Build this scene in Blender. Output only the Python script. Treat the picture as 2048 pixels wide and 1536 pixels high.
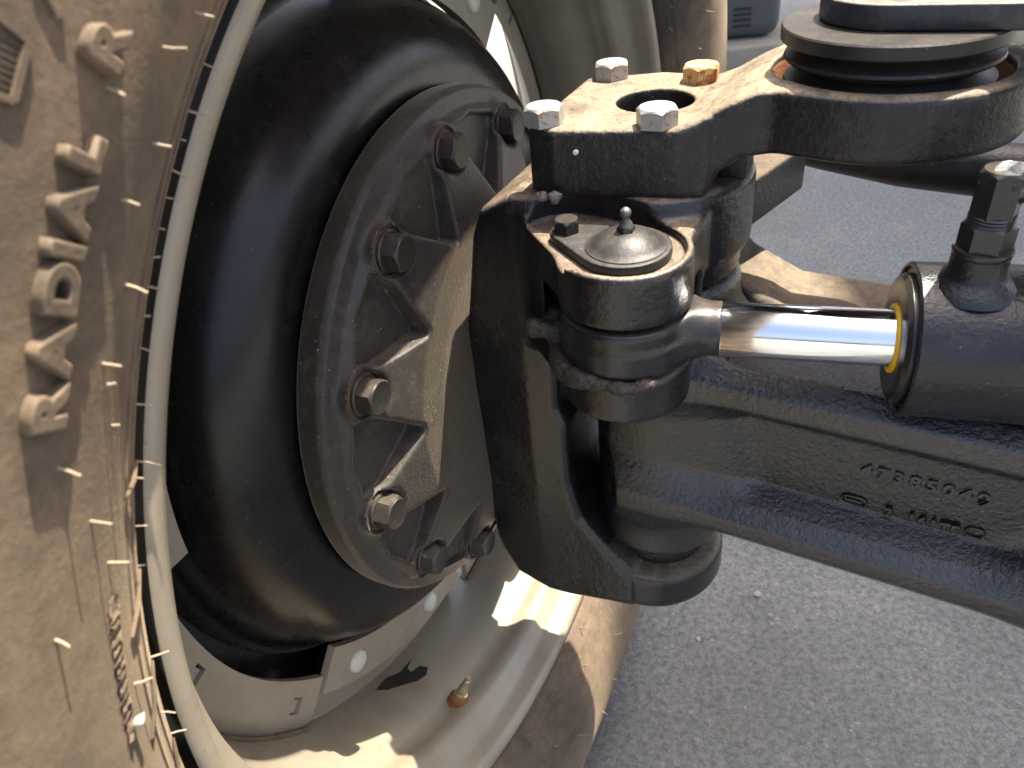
import bpy, bmesh, math, random
import numpy as np
from mathutils import Matrix, Vector, noise as mnoise

for o in list(bpy.data.objects):
    bpy.data.objects.remove(o)
scene = bpy.context.scene
col = scene.collection
rng = random.Random(7)

# ------------------------------------------------------------------ camera
R_ = ((0.99508, -0.08016, -0.05824), (0.0, -0.58779, 0.80902), (-0.09908, -0.80504, -0.58489))
CAM = Vector((-0.05713, -0.44723, 0.94273))
cam_data = bpy.data.cameras.new('camera')
cam_data.sensor_width = 36.0
cam_data.lens = 36.0 * 1539.0 / 2048.0
cam_data.clip_start = 0.01
cam_data.clip_end = 500.0
cam_data.dof.use_dof = True
cam_data.dof.focus_distance = 0.47
cam_data.dof.aperture_fstop = 15.0
cam = bpy.data.objects.new('camera', cam_data)
col.objects.link(cam)
mw = Matrix.Identity(4)
for i in range(3):
    mw[i][0] = R_[i][0]; mw[i][1] = -R_[i][1]; mw[i][2] = -R_[i][2]; mw[i][3] = CAM[i]
cam.matrix_world = mw
scene.camera = cam

# ------------------------------------------------------------------ light
SUN = Vector((0.308, 0.208, 0.929)).normalized()
world = bpy.data.worlds.new('World'); scene.world = world; world.use_nodes = True
wn = world.node_tree; bg = wn.nodes['Background']
sky = wn.nodes.new('ShaderNodeTexSky'); sky.sky_type = 'NISHITA'; sky.sun_disc = False
sky.sun_elevation = math.asin(SUN.z); sky.sun_rotation = math.atan2(SUN.x, SUN.y)
sky.air_density = 0.8; sky.dust_density = 7.0; sky.ozone_density = 1.0
wn.links.new(sky.outputs[0], bg.inputs[0]); bg.inputs[1].default_value = 0.15
sun_data = bpy.data.lights.new('sun', 'SUN'); sun_data.energy = 4.6; sun_data.angle = math.radians(0.53)
sun_data.color = (1.0, 0.92, 0.79)
sun = bpy.data.objects.new('sun', sun_data); col.objects.link(sun)
sun.location = (2, 2, 6); sun.rotation_euler = SUN.to_track_quat('Z', 'Y').to_euler()
scene.view_settings.view_transform = 'Standard'
scene.view_settings.look = 'None'
scene.view_settings.gamma = 1.0
scene.view_settings.exposure = 1.78
scene.view_settings.use_curve_mapping = False
scene.render.engine = 'CYCLES'
scene.render.resolution_x = 1024; scene.render.resolution_y = 768
scene.cycles.max_bounces = 8

# ------------------------------------------------------------------ frames
N = Vector((0.90916, -0.41644, 0.0)); H = Vector((0.41644, 0.90916, 0.0)); UP = Vector((0, 0, 1))
HUB = Vector((-0.11637, 0.05330, 0.62))
def frame(x, y, z, o):
    m = Matrix.Identity(4)
    for i in range(3):
        m[i][0] = x[i]; m[i][1] = y[i]; m[i][2] = z[i]; m[i][3] = o[i]
    return m
WHEEL = frame(H, UP, N, HUB)                       # local z = wheel axis towards the machine
KNUCK = frame(N, H, UP, Vector((0, 0, 0)))         # local x = wheel axis, z = up, king pin at the origin
D_ = Vector((0.871, -0.491, 0.0)).normalized()
AXLE = frame(D_, Vector((-D_.y, D_.x, 0)), UP, Vector((0, 0, 0)))

# ------------------------------------------------------------------ materials
def nd(nt, typ, **kw):
    n = nt.nodes.new(typ)
    for k, v in kw.items():
        setattr(n, k, v)
    return n
def ramp(nt, src, stops):
    r = nd(nt, 'ShaderNodeValToRGB'); e = r.color_ramp.elements
    while len(e) < len(stops): e.new(0.5)
    for i, (p, c) in enumerate(stops):
        e[i].position = p
        e[i].color = (c, c, c, 1) if isinstance(c, (int, float)) else (*c, 1)
    nt.links.new(src, r.inputs[0]); return r.outputs[0]
def noise(nt, vec, scale, detail=5, rough=0.6, dist=0.0):
    n = nd(nt, 'ShaderNodeTexNoise'); n.inputs['Scale'].default_value = scale
    n.inputs['Detail'].default_value = detail; n.inputs['Roughness'].default_value = rough
    n.inputs['Distortion'].default_value = dist
    nt.links.new(vec, n.inputs['Vector']); return n.outputs['Fac']
def mixc(nt, fac, a, b):
    m = nd(nt, 'ShaderNodeMix', data_type='RGBA')
    for sock, v in ((m.inputs[0], fac), (m.inputs[6], a), (m.inputs[7], b)):
        if isinstance(v, (int, float)): sock.default_value = v
        elif isinstance(v, tuple): sock.default_value = (*v, 1)
        else: nt.links.new(v, sock)
    return m.outputs[2]
def math_(nt, op, a, b=0.0, clamp=False):
    m = nd(nt, 'ShaderNodeMath', operation=op); m.use_clamp = clamp
    for s, v in zip(m.inputs, (a, b)):
        if isinstance(v, (int, float)): s.default_value = v
        else: nt.links.new(v, s)
    return m.outputs[0]
def base_mat(name):
    m = bpy.data.materials.new(name); m.use_nodes = True
    nt = m.node_tree; b = nt.nodes['Principled BSDF']
    tc = nd(nt, 'ShaderNodeTexCoord')
    return m, nt, b, tc.outputs['Object']
def bump(nt, b, hgt, strength, dist):
    n = nd(nt, 'ShaderNodeBump'); n.inputs['Strength'].default_value = strength
    n.inputs['Distance'].default_value = dist
    nt.links.new(hgt, n.inputs['Height']); nt.links.new(n.outputs[0], b.inputs['Normal'])
def setv(nt, sock, v):
    if isinstance(v, (int, float)): sock.default_value = v
    elif isinstance(v, tuple): sock.default_value = (*v, 1)
    else: nt.links.new(v, sock)

def cast_paint(name, paint=(0.007, 0.0078, 0.0095), rough=0.27, dust=0.35, updust=0.8, rust=0.0, specks=0.35,
               grain=260.0, gstr=0.25, dustcol=(0.24, 0.18, 0.12), rustcol=(0.13, 0.05, 0.02), streak=False, spec=0.42, yellow=0.0, even=0.0, sheen=0.0):
    """black paint over a casting: orange-peel relief, settled dust, pale specks, scuffs and rust spots"""
    m, nt, b, v = base_mat(name)
    big = noise(nt, v, 17, 8, 0.72, 0.3); fine = noise(nt, v, 130, 8, 0.75); grit = noise(nt, v, 900, 3, 0.6)
    geo = nd(nt, 'ShaderNodeNewGeometry'); sep = nd(nt, 'ShaderNodeSeparateXYZ')
    nt.links.new(geo.outputs['Normal'], sep.inputs[0])
    upf = ramp(nt, sep.outputs[2], [(0.55, 0.0), (0.93, 1.0)])
    patch = ramp(nt, big, [(0.46, 0.0), (0.74, 1.0)])
    dots = ramp(nt, fine, [(0.52, 0.0), (0.70, 1.0)])
    a = math_(nt, 'MULTIPLY', math_(nt, 'MULTIPLY', patch, ramp(nt, fine, [(0.36, 0.15), (0.62, 1.0)])), dust * 0.5)
    c = math_(nt, 'MULTIPLY', dots, dust * 0.4)
    if even: c = math_(nt, 'ADD', c, math_(nt, 'MULTIPLY', ramp(nt, noise(nt, v, 300, 5, 0.7), [(0.3, 0.6), (0.65, 1.0)]), even))
    a = math_(nt, 'ADD', a, c)
    up2 = math_(nt, 'MULTIPLY', upf, updust)
    cover = math_(nt, 'MULTIPLY', ramp(nt, noise(nt, v, 48, 8, 0.75, 0.5), [(0.30, 0.25), (0.58, 1.0)]), ramp(nt, noise(nt, v, 420, 4, 0.7), [(0.34, 0.45), (0.52, 1.0)]))
    upn = math_(nt, 'MULTIPLY', up2, cover)
    d = math_(nt, 'ADD', a, upn, True)
    if streak:
        mp = nd(nt, 'ShaderNodeMapping'); mp.inputs['Scale'].default_value = (1, 1, 0.12)
        nt.links.new(v, mp.inputs[0])
        st = ramp(nt, noise(nt, mp.outputs[0], 300, 6, 0.8), [(0.54, 0.0), (0.72, 0.75)])
        d = math_(nt, 'MAXIMUM', d, math_(nt, 'MULTIPLY', st, dust))
    dc = mixc(nt, fine, tuple(x * 0.6 for x in dustcol), tuple(x * 1.3 for x in dustcol))
    colr = mixc(nt, d, paint, dc)
    if yellow > 0:
        yy = math_(nt, 'MULTIPLY', ramp(nt, noise(nt, v, 55, 7, 0.75, 0.6), [(0.60, 0.0), (0.70, yellow)]), upf)
        colr = mixc(nt, yy, colr, (0.52, 0.29, 0.035))
    if rust > 0:
        rr = ramp(nt, noise(nt, v, 70, 9, 0.8, 0.6), [(0.68 - rust * 0.22, 0.0), (0.76, 1.0)])
        rc = mixc(nt, grit, rustcol, tuple(min(1, x * 2.2) for x in rustcol))
        colr = mixc(nt, math_(nt, 'MULTIPLY', rr, 0.75), colr, rc)
    vo = nd(nt, 'ShaderNodeTexVoronoi'); vo.inputs['Scale'].default_value = 260; nt.links.new(v, vo.inputs['Vector'])
    spk = math_(nt, 'MULTIPLY', ramp(nt, vo.outputs['Distance'], [(0.10, 1.0), (0.2, 0.0)]), ramp(nt, vo.outputs['Color'], [(0.70, 0.0), (0.80, 1.0)]))
    spk = math_(nt, 'MULTIPLY', spk, ramp(nt, big, [(0.4, 0.1), (0.62, 1.0)]))
    colr = mixc(nt, math_(nt, 'MULTIPLY', spk, specks), colr, (0.3, 0.28, 0.25))
    setv(nt, b.inputs['Base Color'], colr)
    ro = math_(nt, 'ADD', math_(nt, 'ADD', math_(nt, 'MULTIPLY', d, 0.5), rough), math_(nt, 'MULTIPLY', patch, 0.10), True)
    setv(nt, b.inputs['Roughness'], ro)
    b.inputs['Specular IOR Level'].default_value = spec
    if sheen:
        b.inputs['Sheen Weight'].default_value = sheen; b.inputs['Sheen Roughness'].default_value = 0.35
        b.inputs['Sheen Tint'].default_value = (1.0, 0.82, 0.6, 1)
    hg = math_(nt, 'ADD', noise(nt, v, grain, 4, 0.6), math_(nt, 'MULTIPLY', grit, 0.25))
    hg = math_(nt, 'ADD', hg, math_(nt, 'MULTIPLY', d, 0.25))
    bump(nt, b, hg, gstr, 0.002)
    return m

M = {}
M['knuckle'] = cast_paint('knuckle_black_paint', paint=(0.005, 0.0056, 0.007), dust=0.12, updust=0.85, grain=230, gstr=0.34, rough=0.22, spec=0.6)
M['hub'] = cast_paint('hub_black_paint', paint=(0.008, 0.0088, 0.0105), dust=0.3, updust=0.2, even=0.12, sheen=0.5, grain=520, gstr=0.22, rough=0.36, dustcol=(0.2, 0.16, 0.115), specks=0.8)
M['hubbolt'] = cast_paint('hub_bolt_black', paint=(0.009, 0.0095, 0.011), dust=0.3, updust=0.2, even=0.14, grain=700, gstr=0.12, rough=0.3, dustcol=(0.2, 0.16, 0.115), specks=0.8)
M['axle'] = cast_paint('axle_black_paint', dust=0.34, updust=0.03, rust=0.16, grain=330, gstr=0.5, rough=0.22, dustcol=(0.12, 0.088, 0.064), spec=0.85)
M['arm'] = cast_paint('arm_worn_paint', paint=(0.006, 0.0068, 0.0085), dust=0.2, updust=1.0, rust=0.15, grain=300, gstr=0.4, rough=0.36, dustcol=(0.27, 0.21, 0.14), rustcol=(0.15, 0.05, 0.015), streak=True, yellow=0.65)
M['lever'] = cast_paint('lever_worn_paint', dust=0.5, updust=0.8, rust=0.25, grain=300, gstr=0.4, rough=0.5, dustcol=(0.16, 0.115, 0.07))
M['cylinder'] = cast_paint('cylinder_black_paint', paint=(0.006, 0.007, 0.0095), dust=0.07, updust=0.03, grain=420, gstr=0.28, rough=0.26, spec=0.5)
M['machined'] = cast_paint('fitting_black_steel', paint=(0.012, 0.0125, 0.014), dust=0.1, updust=0.2, grain=700, gstr=0.08, rough=0.24, spec=0.5)
M['tierod'] = cast_paint('tie_rod_paint', paint=(0.008, 0.0085, 0.0105), dust=0.12, updust=0.08, grain=520, gstr=0.25, rough=0.3)
M['disc'] = cast_paint('disc_gloss_black', paint=(0.0035, 0.0035, 0.0042), dust=0.12, updust=0.05, grain=40, gstr=0.012, rough=0.26, dustcol=(0.13, 0.11, 0.09), spec=0.36, specks=0.22)
M['rubber'] = cast_paint('bellows_rubber', paint=(0.009, 0.009, 0.0098), dust=0.1, updust=0.1, grain=500, gstr=0.1, rough=0.42, dustcol=(0.24, 0.19, 0.11))
M['plate'] = cast_paint('plate_worn_paint', paint=(0.02, 0.023, 0.032), dust=0.3, updust=0.5, rust=0.3, grain=400, gstr=0.2, rough=0.35, dustcol=(0.36, 0.3, 0.22))
M['red'] = cast_paint('red_body_paint', paint=(0.33, 0.015, 0.015), dust=0.1, updust=0.1, grain=30, gstr=0.01, rough=0.3)
M['darkbody'] = cast_paint('dark_underbody', paint=(0.03, 0.03, 0.032), dust=0.3, updust=0.3, grain=60, gstr=0.1, rough=0.6)

def simple(name, colr, rough=0.5, metal=0.0, var=0.25, scale=60, bs=0.1, bscale=300, spots=None):
    m, nt, b, v = base_mat(name)
    f = noise(nt, v, scale, 6, 0.65)
    c = mixc(nt, f, tuple(x * (1 - var) for x in colr), tuple(min(1, x * (1 + var)) for x in colr))
    if spots:
        sc, thr, scol = spots
        c = mixc(nt, ramp(nt, noise(nt, v, sc, 7, 0.7, 0.3), [(thr, 0.0), (thr + 0.07, 1.0)]), c, scol)
    setv(nt, b.inputs['Base Color'], c)
    setv(nt, b.inputs['Roughness'], ramp(nt, noise(nt, v, scale * 2.3, 5, 0.6), [(0.3, max(0, rough - 0.1)), (0.7, min(1, rough + 0.12))]))
    b.inputs['Metallic'].default_value = metal
    bump(nt, b, noise(nt, v, bscale, 4, 0.6), bs, 0.001)
    return m
def rim_mat():
    m, nt, b, v = base_mat('rim_grey_paint')
    n0 = noise(nt, v, 7, 8, 0.7, 0.6); n1 = noise(nt, v, 45, 8, 0.75); n2 = noise(nt, v, 300, 4, 0.6)
    c = mixc(nt, n1, (0.24, 0.21, 0.157), (0.31, 0.272, 0.205))
    grime = math_(nt, 'MULTIPLY', ramp(nt, n0, [(0.42, 0.0), (0.68, 0.65)]), ramp(nt, n1, [(0.35, 0.25), (0.6, 1.0)]))
    c = mixc(nt, grime, c, (0.14, 0.10, 0.062))
    rs = ramp(nt, noise(nt, v, 62, 9, 0.8, 0.4), [(0.70, 0.0), (0.735, 1.0)])
    c = mixc(nt, rs, c, (0.16, 0.065, 0.025))
    sp = ramp(nt, noise(nt, v, 520, 3, 0.5), [(0.70, 0.0), (0.74, 0.7)])
    c = mixc(nt, sp, c, (0.06, 0.05, 0.04))
    setv(nt, b.inputs['Base Color'], c)
    setv(nt, b.inputs['Roughness'], math_(nt, 'ADD', math_(nt, 'MULTIPLY', grime, 0.4), 0.36, True))
    bump(nt, b, math_(nt, 'ADD', n2, n1), 0.08, 0.001)
    return m
M['rim'] = rim_mat()
M['grimy'] = simple('grimy_weld', (0.11, 0.08, 0.052), 0.7, 0, 0.4, 90, 0.4, 500)
M['chip'] = simple('bare_black_primer', (0.012, 0.012, 0.013), 0.5)
M['zinc'] = simple('zinc_bolt', (0.32, 0.31, 0.295), 0.45, 0.35, 0.2, 160, 0.15, 500, (110, 0.57, (0.2, 0.08, 0.028)))
M['zincrust'] = simple('rusty_zinc_bolt', (0.5, 0.34, 0.16), 0.55, 0.2, 0.35, 160, 0.2, 500, (90, 0.5, (0.24, 0.09, 0.025)))
M['button'] = simple('painted_button_head', (0.5, 0.5, 0.42), 0.42, 0, 0.1, 60, 0.05, 200)
M['rust'] = simple('rust', (0.2, 0.075, 0.025), 0.85, 0, 0.5, 150, 0.8, 700)
M['chrome'] = simple('chrome_rod', (0.86, 0.87, 0.89), 0.1, 1.0, 0.03, 20, 0.004, 900)
M['yellow'] = simple('yellow_wiper_seal', (0.8, 0.48, 0.02), 0.4, 0, 0.08, 60, 0.05, 300)
M['brass'] = simple('brass_valve', (0.5, 0.42, 0.24), 0.35, 0.8, 0.2, 200, 0.1, 600)
M['steelball'] = simple('grease_fitting_steel', (0.16, 0.15, 0.14), 0.5, 0.8, 0.2, 200, 0.1, 600)
M['mud'] = simple('grease_and_mud', (0.03, 0.022, 0.017), 0.5, 0, 0.5, 160, 0.9, 420)
M['stone'] = simple('pale_stone', (0.13, 0.12, 0.105), 0.85, 0, 0.3, 120, 0.5, 500)
M['chipstone'] = simple('pale_stone_chip', (0.34, 0.32, 0.28), 0.85, 0, 0.3, 120, 0.5, 500)
M['spew'] = simple('dusty_rubber_hair', (0.3, 0.24, 0.16), 0.7, 0, 0.2, 100, 0.1, 400)
M['white'] = simple('white_label_scrap', (0.42, 0.36, 0.26), 0.7, 0, 0.15, 80, 0.2, 400)
M['greyplastic'] = simple('grey_moulded_plastic', (0.085, 0.09, 0.095), 0.55, 0, 0.15, 9, 0.05, 60)
M['beam'] = simple('weathered_timber', (0.34, 0.3, 0.23), 0.85, 0, 0.3, 16, 0.4, 60)
M['greypaint'] = simple('chipped_grey_paint', (0.62, 0.63, 0.62), 0.5, 0, 0.1, 100, 0.1, 400)

def tyre_mat():
    m, nt, b, v = base_mat('dusty_tyre_rubber')
    big = noise(nt, v, 9, 7, 0.7, 0.5); mid = noise(nt, v, 60, 7, 0.75); fine = noise(nt, v, 420, 4, 0.65)
    d = ramp(nt, big, [(0.36, 0.12), (0.58, 1.0)])
    d = math_(nt, 'MULTIPLY', d, ramp(nt, mid, [(0.30, 0.4), (0.58, 1.0)]))
    dc = mixc(nt, fine, (0.07, 0.049, 0.03), (0.2, 0.14, 0.084))
    setv(nt, b.inputs['Base Color'], mixc(nt, d, (0.026, 0.021, 0.017), dc))
    b.inputs['Roughness'].default_value = 0.78
    b.inputs['Sheen Weight'].default_value = 0.14; b.inputs['Sheen Roughness'].default_value = 0.5
    b.inputs['Sheen Tint'].default_value = (1.0, 0.78, 0.52, 1)
    hg = math_(nt, 'ADD', math_(nt, 'MULTIPLY', mid, 0.8), math_(nt, 'MULTIPLY', fine, 0.5))
    bump(nt, b, hg, 0.28, 0.0015)
    return m
M['tyre'] = tyre_mat()

def asphalt_mat():
    m, nt, b, v = base_mat('asphalt')
    big = noise(nt, v, 1.7, 7, 0.7, 0.4); med = noise(nt, v, 9, 7, 0.75, 0.5); n1 = noise(nt, v, 110, 6, 0.75); n2 = noise(nt, v, 420, 4, 0.65)
    wob = nd(nt, 'ShaderNodeTexNoise'); wob.inputs['Scale'].default_value = 160; nt.links.new(v, wob.inputs['Vector'])
    va = nd(nt, 'ShaderNodeVectorMath', operation='MULTIPLY_ADD'); va.inputs[1].default_value = (0.006, 0.006, 0.006)
    nt.links.new(wob.outputs['Color'], va.inputs[0]); nt.links.new(v, va.inputs[2])
    def vor(scale):
        n = nd(nt, 'ShaderNodeTexVoronoi'); n.inputs['Scale'].default_value = scale; nt.links.new(va.outputs[0], n.inputs['Vector'])
        sp = nd(nt, 'ShaderNodeSeparateColor'); nt.links.new(n.outputs['Color'], sp.inputs[0]); return n.outputs['Distance'], sp.outputs[0], sp.outputs[1]
    c = mixc(nt, ramp(nt, n1, [(0.38, 0.0), (0.60, 1.0)]), (0.104, 0.1075, 0.101), (0.238, 0.243, 0.226))
    d1, r1, g1 = vor(210); d2, r2, g2 = vor(105)
    agg = math_(nt, 'MULTIPLY', ramp(nt, d1, [(0.2, 1.0), (0.5, 0.0)]), ramp(nt, r1, [(0.45, 0.0), (0.8, 1.0)]))
    c = mixc(nt, math_(nt, 'MULTIPLY', agg, 0.7), c, mixc(nt, g1, (0.265, 0.268, 0.25), (0.35, 0.345, 0.31)))
    agg2 = math_(nt, 'MULTIPLY', ramp(nt, d2, [(0.16, 1.0), (0.42, 0.0)]), ramp(nt, r2, [(0.78, 0.0), (0.92, 1.0)]))
    c = mixc(nt, math_(nt, 'MULTIPLY', agg2, 0.65), c, mixc(nt, g2, (0.3, 0.28, 0.22), (0.42, 0.39, 0.32)))
    pits = ramp(nt, n2, [(0.30, 0.75), (0.42, 0.0)])
    c = mixc(nt, pits, c, (0.05, 0.05, 0.047))
    c = mixc(nt, math_(nt, 'MULTIPLY', ramp(nt, med, [(0.52, 0.0), (0.68, 0.6)]), ramp(nt, n1, [(0.4, 0.2), (0.6, 1.0)])), c, (0.31, 0.285, 0.22))
    c = mixc(nt, ramp(nt, big, [(0.30, 0.55), (0.52, 0.0)]), c, (0.07, 0.07, 0.065))
    setv(nt, b.inputs['Base Color'], c)
    b.inputs['Roughness'].default_value = 0.8
    hg = math_(nt, 'ADD', math_(nt, 'MULTIPLY', agg, 0.7), math_(nt, 'ADD', n1, math_(nt, 'MULTIPLY', n2, 0.6)))
    bump(nt, b, hg, 0.7, 0.004)
    return m
M['asphalt'] = asphalt_mat()

# ------------------------------------------------------------------ object helpers
def tag(o, label=None, cat=None, group=None, kind=None):
    if label: o['label'] = label
    if cat: o['category'] = cat
    if group: o['group'] = group
    if kind: o['kind'] = kind
    return o
def empty(name, matrix, label, cat, group=None):
    o = bpy.data.objects.new(name, None); o.empty_display_size = 0.05
    col.objects.link(o); o.matrix_world = matrix
    return tag(o, label, cat, group)
def link(name, me, mat, parent=None, matrix=None):
    if mat is not None and not me.materials: me.materials.append(mat)
    o = bpy.data.objects.new(name, me); col.objects.link(o)
    if parent is not None: o.parent = parent
    if matrix is not None: o.matrix_local = matrix
    return o
def smooth(me, flag=True):
    me.polygons.foreach_set('use_smooth', [flag] * len(me.polygons)); me.update()
def mesh_py(name, vs, fs, sm=False):
    me = bpy.data.meshes.new(name); me.from_pydata([tuple(v) for v in vs], [], fs); me.update()
    bm = bmesh.new(); bm.from_mesh(me); bmesh.ops.recalc_face_normals(bm, faces=bm.faces); bm.to_mesh(me); bm.free()
    if sm: smooth(me)
    return me
def sharp_by_angle(me, ang=35):
    smooth(me)
    try: me.set_sharp_from_angle(angle=math.radians(ang))
    except Exception: pass
def lathe(name, prof, seg=160, ang=32, closed=False):
    """revolve (r, t) pairs about local z"""
    vs, fs = [], []; n = len(prof)
    for i in range(seg):
        a = 2 * math.pi * i / seg
        for r, t in prof: vs.append((r * math.cos(a), r * math.sin(a), t))
    m = n if closed else n - 1
    for i in range(seg):
        j = (i + 1) % seg
        for k in range(m):
            k2 = (k + 1) % n
            fs.append((i * n + k, i * n + k2, j * n + k2, j * n + k))
    me = mesh_py(name, vs, fs); sharp_by_angle(me, ang); return me
def hexhead(name, af, hgt, flange=0.0, fh=0.002, seg=48, dish=0.0):
    """hex bolt head with chamfered crown, base at z=0"""
    ap = af / 2; vs, fs = [], []
    def hr(a):
        b = (a + math.pi / 6) % (math.pi / 3) - math.pi / 6
        return ap / math.cos(b)
    rings = []
    if flange: rings += [lambda a: (flange, 0.0), lambda a: (flange, fh * 0.7), lambda a: (flange * 0.93, fh), lambda a: (hr(a), fh)]
    else: rings += [lambda a: (hr(a), 0.0)]
    rings += [lambda a: (hr(a), hgt - 0.0006 - (hr(a) - ap * 0.96) * 0.62), lambda a: (ap * 0.955, hgt), lambda a: (ap * 0.75, hgt - dish), lambda a: (ap * 0.25, hgt - dish)]
    for f in rings:
        for i in range(seg):
            a = 2 * math.pi * i / seg; r, z = f(a); vs.append((r * math.cos(a), r * math.sin(a), z))
    for k in range(len(rings) - 1):
        for i in range(seg):
            j = (i + 1) % seg
            fs.append((k * seg + i, k * seg + j, (k + 1) * seg + j, (k + 1) * seg + i))
    fs.append(tuple((len(rings) - 1) * seg + i for i in range(seg)))
    fs.append(tuple(reversed(range(seg))))
    me = mesh_py(name, vs, fs); sharp_by_angle(me, 24); return me
def tube_mesh(name, pts, rad, seg=14, cap=True):
    """round bar along points; rad is a number or one per point"""
    pts = [Vector(p) for p in pts]; n = len(pts); vs, fs = [], []
    if not isinstance(rad, (list, tuple)): rad = [rad] * n
    ref = None
    for i, p in enumerate(pts):
        t = (pts[min(i + 1, n - 1)] - pts[max(i - 1, 0)]).normalized()
        if ref is None: ref = t.orthogonal().normalized()
        ref = (ref - t * ref.dot(t)).normalized(); b2 = t.cross(ref)
        for k in range(seg):
            a = 2 * math.pi * k / seg
            vs.append(p + (ref * math.cos(a) + b2 * math.sin(a)) * rad[i])
    for i in range(n - 1):
        for k in range(seg):
            j = (k + 1) % seg
            fs.append((i * seg + k, i * seg + j, (i + 1) * seg + j, (i + 1) * seg + k))
    if cap: fs += [tuple(reversed(range(seg))), tuple((n - 1) * seg + k for k in range(seg))]
    me = mesh_py(name, vs, fs); sharp_by_angle(me, 40); return me
def prism(name, poly, z0, z1, bev=0.0, seg=3):
    bm = bmesh.new()
    lo = [bm.verts.new((x, y, z0)) for x, y in poly]; hi = [bm.verts.new((x, y, z1)) for x, y in poly]
    n = len(poly)
    bm.faces.new(lo[::-1]); bm.faces.new(hi)
    for i in range(n): bm.faces.new((lo[i], lo[(i + 1) % n], hi[(i + 1) % n], hi[i]))
    bmesh.ops.recalc_face_normals(bm, faces=bm.faces)
    if bev:
        es = [e for e in bm.edges if e.calc_face_angle(0) > 0.6]
        bmesh.ops.bevel(bm, geom=es, offset=bev, segments=seg, profile=0.5, affect='EDGES')
    me = bpy.data.meshes.new(name); bm.to_mesh(me); bm.free(); sharp_by_angle(me, 40); return me
def box_mesh(name, lo, hi, bev=0.0):
    return prism(name, [(lo[0], lo[1]), (hi[0], lo[1]), (hi[0], hi[1]), (lo[0], hi[1])], lo[2], hi[2], bev)
def rock(name, r, seed, flat=0.7):
    bm = bmesh.new(); bmesh.ops.create_icosphere(bm, subdivisions=2, radius=r)
    for v in bm.verts:
        k = 1 + 0.45 * mnoise.noise(v.co / r * 1.1 + Vector((seed * 3.1, seed, 0)))
        v.co = Vector((v.co.x * k, v.co.y * k * 0.85, v.co.z * k * flat))
    me = bpy.data.meshes.new(name); bm.to_mesh(me); bm.free(); return me

# ------------------------------------------------------------------ implicit castings
class Grid:
    def __init__(s, lo, hi, h):
        s.lo = np.array(lo, np.float32); s.h = h
        s.ax = [np.arange(lo[i], hi[i] + h, h, dtype=np.float32) for i in range(3)]
        s.X, s.Y, s.Z = np.meshgrid(*s.ax, indexing='ij', sparse=True)
def smin(a, b, k):
    hh = np.clip(0.5 + 0.5 * (b - a) / k, 0, 1)
    return b + (a - b) * hh - k * hh * (1 - hh)
def smax(a, b, k): return -smin(-a, -b, k)
def sd_poly(x, y, poly):
    d = None; s = None; n = len(poly)
    for i in range(n):
        ax, ay = poly[i]; bx, by = poly[i - 1]
        ex, ey = bx - ax, by - ay; wx, wy = x - ax, y - ay
        t = np.clip((wx * ex + wy * ey) / (ex * ex + ey * ey), 0, 1)
        dd = (wx - ex * t) ** 2 + (wy - ey * t) ** 2
        d = dd if d is None else np.minimum(d, dd)
        c1 = y >= ay; c2 = y < by; c3 = ex * wy > ey * wx
        fl = (c1 & c2 & c3) | (~c1 & ~c2 & ~c3)
        s = fl if s is None else s ^ fl
    d = np.sqrt(d); return np.where(s, -d, d)
def sd_ext(d2, zc, z0, z1, rnd=0.0):
    """extrude a 2-D distance between z0 and z1 with rounded edges"""
    a = d2 + rnd; b = np.abs(zc - (z0 + z1) / 2) - (z1 - z0) / 2 + rnd
    return np.minimum(np.maximum(a, b), 0) + np.sqrt(np.maximum(a, 0) ** 2 + np.maximum(b, 0) ** 2) - rnd
def sd_circ(x, y, cx, cy, r): return np.sqrt((x - cx) ** 2 + (y - cy) ** 2) - r
def sd_caps2(x, y, a, b, r):
    ex, ey = b[0] - a[0], b[1] - a[1]; wx, wy = x - a[0], y - a[1]
    t = np.clip((wx * ex + wy * ey) / (ex * ex + ey * ey), 0, 1)
    return np.sqrt((wx - ex * t) ** 2 + (wy - ey * t) ** 2) - r
def sd_sph(g, c, r): return np.sqrt((g.X - c[0]) ** 2 + (g.Y - c[1]) ** 2 + (g.Z - c[2]) ** 2) - r
def sd_box(g, lo, hi, rnd=0.0):
    c = [(lo[i] + hi[i]) / 2 for i in range(3)]; e = [(hi[i] - lo[i]) / 2 - rnd for i in range(3)]
    qx = np.abs(g.X - c[0]) - e[0]; qy = np.abs(g.Y - c[1]) - e[1]; qz = np.abs(g.Z - c[2]) - e[2]
    return np.sqrt(np.maximum(qx, 0) ** 2 + np.maximum(qy, 0) ** 2 + np.maximum(qz, 0) ** 2) + np.minimum(np.maximum(np.maximum(qx, qy), qz), 0) - rnd
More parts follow.
